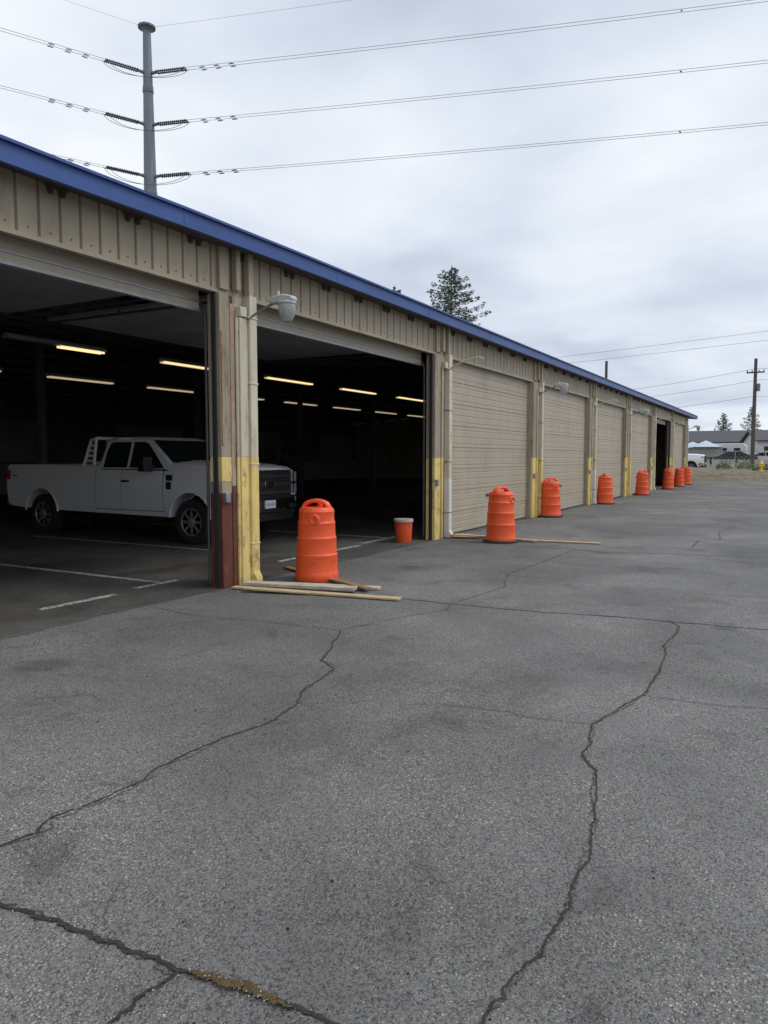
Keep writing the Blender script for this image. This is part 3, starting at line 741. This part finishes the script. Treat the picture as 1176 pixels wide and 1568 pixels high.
def leafmass(name,spots,k,sz,seed,z0,dens=260):
    rn=random.Random(seed); b=B()
    for (x,y,r,h) in spots:
        for i in range(int(dens*r*h)+40):
            a=rn.uniform(0,6.283); rr=r*math.sqrt(rn.random()); zz=h*rn.random()**.8*math.sqrt(max(.05,1-(rr/r)**2))*rn.uniform(.6,1.15)
            p=Vector((x+rr*math.cos(a),y+rr*math.sin(a),z0+zz)); u=Vector((rn.gauss(0,1),rn.gauss(0,1),rn.gauss(0,1))).normalized(); v=u.orthogonal().normalized(); s=sz*rn.uniform(.6,1.4)
            b.add([p-u*s,p+v*s*.6,p+u*s,p-v*s*.6],[(0,1,2,3)],k)
    b.build(name,norm=False)
rn=random.Random(5)
leafmass('shrubs',[(rn.uniform(-5.0,14),rn.uniform(59,65),rn.uniform(.4,1.1),rn.uniform(.3,.95)) for i in range(24)],'shrub',.08,1,.6,320)
leafmass('dry_grass',[(rn.uniform(-12,20),rn.uniform(54.6,60),rn.uniform(.3,.9),rn.uniform(.06,.25)) for i in range(80)],'drygrass',.05,2,.3)
b=B(); rn=random.Random(9)
for i in range(90):
    x=-90+i*4.5+rn.uniform(-2,2); y=rn.uniform(215,290); h=rn.uniform(6,10)*(1.5 if rn.random()<.2 else 1)
    for q in range(150):
        t=rn.random(); rr=(1-t)*h*.25*rn.uniform(.3,1); an=rn.uniform(0,6.28); p=Vector((x+rr*math.cos(an),y+rr*math.sin(an),.8+h*(.08+.92*t)))
        u=Vector((rn.gauss(0,1),rn.gauss(0,1),rn.gauss(0,.6))).normalized(); v=u.orthogonal().normalized(); s=rn.uniform(.4,.9)
        b.add([p-u*s,p+v*s*.6,p+u*s,p-v*s*.6],[(0,1,2,3)],'needle')
b.build('distant_trees',norm=False)

# ------------------------------------------------------------------ background houses, fence, hydrant
def house(x,y,w,d,h,rh,wall,roofk,rot=0,name='house'):
    e=empty(name,(x,y,.8),rot); b=B(); b.box(-w/2,w/2,-d/2,d/2,0,h,wall); b.build('walls',e)
    b=B(); b.prism([(-d/2-.4,h-.05),(0,h+rh),(d/2+.4,h-.05),(d/2+.4,h+.12),(0,h+rh+.18),(-d/2-.4,h+.12)],-w/2-.4,w/2+.4,roofk,axis='x')
    b.prism([(-d/2,h),(0,h+rh-.02),(d/2,h)],-w/2+.002,w/2-.002,wall,axis='x'); b.build('roof',e)
    b=B()
    nW=max(2,int(w/3.2))
    for i in range(nW):
        cx=-w/2+(i+.5)*w/nW
        if i==nW//2: b.box(cx-.5,cx+.5,-d/2-.03,-d/2-.005,0,2.1,'polewood')
        else: b.box(cx-.6,cx+.6,-d/2-.03,-d/2-.005,1.0,2.2,'glass'); b.box(cx-.7,cx+.7,-d/2-.02,-d/2-.001,.9,2.3,'siding_white')
    b.build('windows_and_door',e)
house(-9.5,128,15,8,3.0,1.8,'siding_grey','shingle')
house(-3.0,112,5.5,7,2.9,1.3,'siding_white','shingle',.3)
house(10,118,16,9,3.0,2.3,'siding_grey','shingle',.1)
house(-26,140,16,9,3,2.0,'siding_grey','shingle')
house(42,125,18,10,3.4,2.2,'siding_white','shingle')
for (x,y,s) in ((-8.6,86,1.0),(-10.6,92,1.1)):
    e=empty('canopy_tent',(x,y,.78)); b=B()
    for sx in (-1,1):
        for sy in (-1,1): b.cyl((sx*1.4*s,sy*1.3*s,0),(sx*1.4*s,sy*1.3*s,1.9),.03,'galv')
    b.build('frame',e); b=B(); q=1.5*s
    b.add([(-q,-q,1.9),(q,-q,1.9),(q,q,1.9),(-q,q,1.9),(0,0,2.6)],[(0,1,4),(1,2,4),(2,3,4),(3,0,4)],'siding_blue')
    b.box(-q,q,q-.02,q,.2,1.9,'siding_white'); b.build('canopy',e)
e=empty('camper_trailer',(-7.0,89,.78)); b=B(); b.prism([(-2.2,.5),(-2.3,1.2),(-2.1,2.1),(-1.6,2.3),(1.9,2.3),(2.2,2.0),(2.2,.5)],-1.1,1.1,'siding_white'); b.build('body',e,bevel=.08)
b=B()
for u in (-.4,.4): b.cyl((u,-1.12,.35),(u,-.95,.35),.35,'rubber',n=20)
for u in (-1.5,0,1.3): b.box(u-.3,u+.3,-1.115,-1.09,1.3,1.8,'glass')
b.box(-2.25,2.2,-1.112,-1.09,.95,1.05,'siding_blue'); b.build('windows_and_wheels',e)
def sedan(x,y,rot,k):
    e=empty('parked_car',(x,y,.75),rot); b=B()
    b.prism([(-2.2,.35),(-2.25,.6),(-2.15,.88),(-1.2,.95),(-.5,1.38),(.8,1.42),(1.6,1.02),(2.2,.95),(2.25,.6),(2.2,.35),(1.75,.3),(1.6,.6),(1.3,.66),(1.0,.6),(.85,.3),(-.95,.3),(-1.1,.6),(-1.4,.66),(-1.7,.6),(-1.85,.3)],-.85,.85,k); b.build('body',e,bevel=.06)
    b=B()
    for s in (-1,1):
        b.prism([(-1.02,.97),(-.45,1.32),(.1,1.34),(.1,.97)],*sorted((s*.853,s*.83)),'glass'); b.prism([(.16,.97),(.16,1.34),(.78,1.36),(1.35,1.0)],*sorted((s*.853,s*.83)),'glass')
        for u in (-1.4,1.3): b.cyl((u,s*.84,.32),(u,s*.62,.32),.32,'rubber',n=20); b.cyl((u,s*.85,.32),(u,s*.83,.32),.19,'galv',n=14)
    b.build('windows_and_wheels',e)
sedan(-5.6,78,.2,'dark'); sedan(-2.8,83,-.1,'siding_white'); sedan(6,82,.1,'silver')
b=B()
for i in range(30):
    x=-12+i*1.8; b.cyl((x,72,.65),(x,72,2.2),.03,'galv',n=6)
b.cyl((-12,72,2.15),(40.2,72,2.15),.022,'galv',n=6); b.cyl((-12,72,.8),(40.2,72,.8),.015,'galv',n=6)
for i in range(130):
    x=-12+i*.4
    b.cyl((x,72,.75),(x+1.4,72,2.15),.006,'galv',n=3,caps=False); b.cyl((x+1.4,72,.75),(x,72,2.15),.006,'galv',n=3,caps=False)
b.build('chain_link_fence',norm=False)
for i in range(5):
    b=B(); b.prism([(-.3,0),(.3,0),(.25,.2),(.12,.36),(.09,.7),(-.09,.7),(-.12,.36),(-.25,.2)],-.9,.9,'concrete',axis='x')
    b.build('concrete_barrier',bevel=.02,loc=(-7.5+i*2.0,69,.7))
b=B(); b.lathe([(.16,0),(.16,.05),(.11,.06),(.11,.5),(.14,.52),(.14,.56),(.11,.60),(.09,.70),(.04,.77),(.03,.82),(.01,.82)],'hyd',n=20)
for a,r in ((0,.05),(math.pi,.05),(-math.pi/2,.07)):
    d=Vector((math.cos(a),math.sin(a),0)); b.cyl(d*.08+Vector((0,0,.42)),d*.19+Vector((0,0,.42)),r,'hyd',n=12); b.cyl(d*.19+Vector((0,0,.42)),d*.22+Vector((0,0,.42)),r*1.25,'hyd',n=6)
b.build('fire_hydrant',loc=(-2.15,57.0,.6))

# ------------------------------------------------------------------ world + sun
W=bpy.data.worlds.new("World"); scene.world=W; W.use_nodes=True; nt=W.node_tree; nt.nodes.clear(); N=nt.nodes.new; L=nt.links.new
SE,SA=R(52),R(60)
sky=N('ShaderNodeTexSky'); sky.sky_type='NISHITA'; sky.sun_disc=False; sky.sun_elevation=SE; sky.sun_rotation=SA; sky.dust_density=2
tc=N('ShaderNodeTexCoord'); sp=N('ShaderNodeSeparateXYZ'); L(tc.outputs['Generated'],sp.inputs[0])
def math_(op,a,b_=None):
    x=N('ShaderNodeMath'); x.operation=op
    for i,v in enumerate((a,b_)):
        if v is None: continue
        if isinstance(v,(int,float)): x.inputs[i].default_value=v
        else: L(v,x.inputs[i])
    return x.outputs[0]
zc=math_('MAXIMUM',sp.outputs[2],0.0); zd=math_('ADD',zc,.18)
cx=math_('DIVIDE',sp.outputs[0],zd); cy=math_('DIVIDE',sp.outputs[1],zd)
cb=N('ShaderNodeCombineXYZ'); L(cx,cb.inputs[0]); L(cy,cb.inputs[1])
def wn(s,d,r,dist,off):
    mp=N('ShaderNodeMapping'); mp.inputs['Location'].default_value=off; L(cb.outputs[0],mp.inputs[0])
    n=N('ShaderNodeTexNoise'); n.inputs['Scale'].default_value=s; n.inputs['Detail'].default_value=d; n.inputs['Roughness'].default_value=r; n.inputs['Distortion'].default_value=dist; L(mp.outputs[0],n.inputs['Vector']); return n.outputs['Fac']
n1=wn(.75,4,.45,.2,(4.3,1.2,0)); n2=wn(1.9,5,.5,.25,(7,2,0))
mixn=math_('ADD',math_('MULTIPLY',n1,.65),math_('MULTIPLY',n2,.35))
cr=N('ShaderNodeValToRGB'); L(mixn,cr.inputs[0]); e=cr.color_ramp.elements
e[0].position=.36; e[0].color=(.56,.62,.74,1); e[1].position=.60; e[1].color=(.93,.97,1.02,1)
x=e.new(.47); x.color=(.72,.79,.90,1)
el=N('ShaderNodeMapRange'); el.inputs[1].default_value=.5; el.inputs[2].default_value=.95; el.inputs[3].default_value=10.2; el.inputs[4].default_value=13; L(zc,el.inputs[0])
sc=N('ShaderNodeVectorMath'); sc.operation='SCALE'; L(cr.outputs[0],sc.inputs[0]); L(el.outputs[0],sc.inputs['Scale'])
mx=N('ShaderNodeMix'); mx.data_type='RGBA'; mx.inputs[0].default_value=.96; L(sky.outputs[0],mx.inputs[6]); L(sc.outputs[0],mx.inputs[7])
bg=N('ShaderNodeBackground'); bg.inputs[1].default_value=.1; L(mx.outputs[2],bg.inputs[0]); wo=N('ShaderNodeOutputWorld'); L(bg.outputs[0],wo.inputs[0])
sd=bpy.data.lights.new('sun','SUN'); sd.energy=1.2; sd.angle=R(25); sd.color=(1,.96,.9)
so=bpy.data.objects.new('sun',sd); scene.collection.objects.link(so)
dirv=Vector((math.sin(SA)*math.cos(SE),math.cos(SA)*math.cos(SE),math.sin(SE))); so.rotation_euler=dirv.to_track_quat('Z','Y').to_euler()
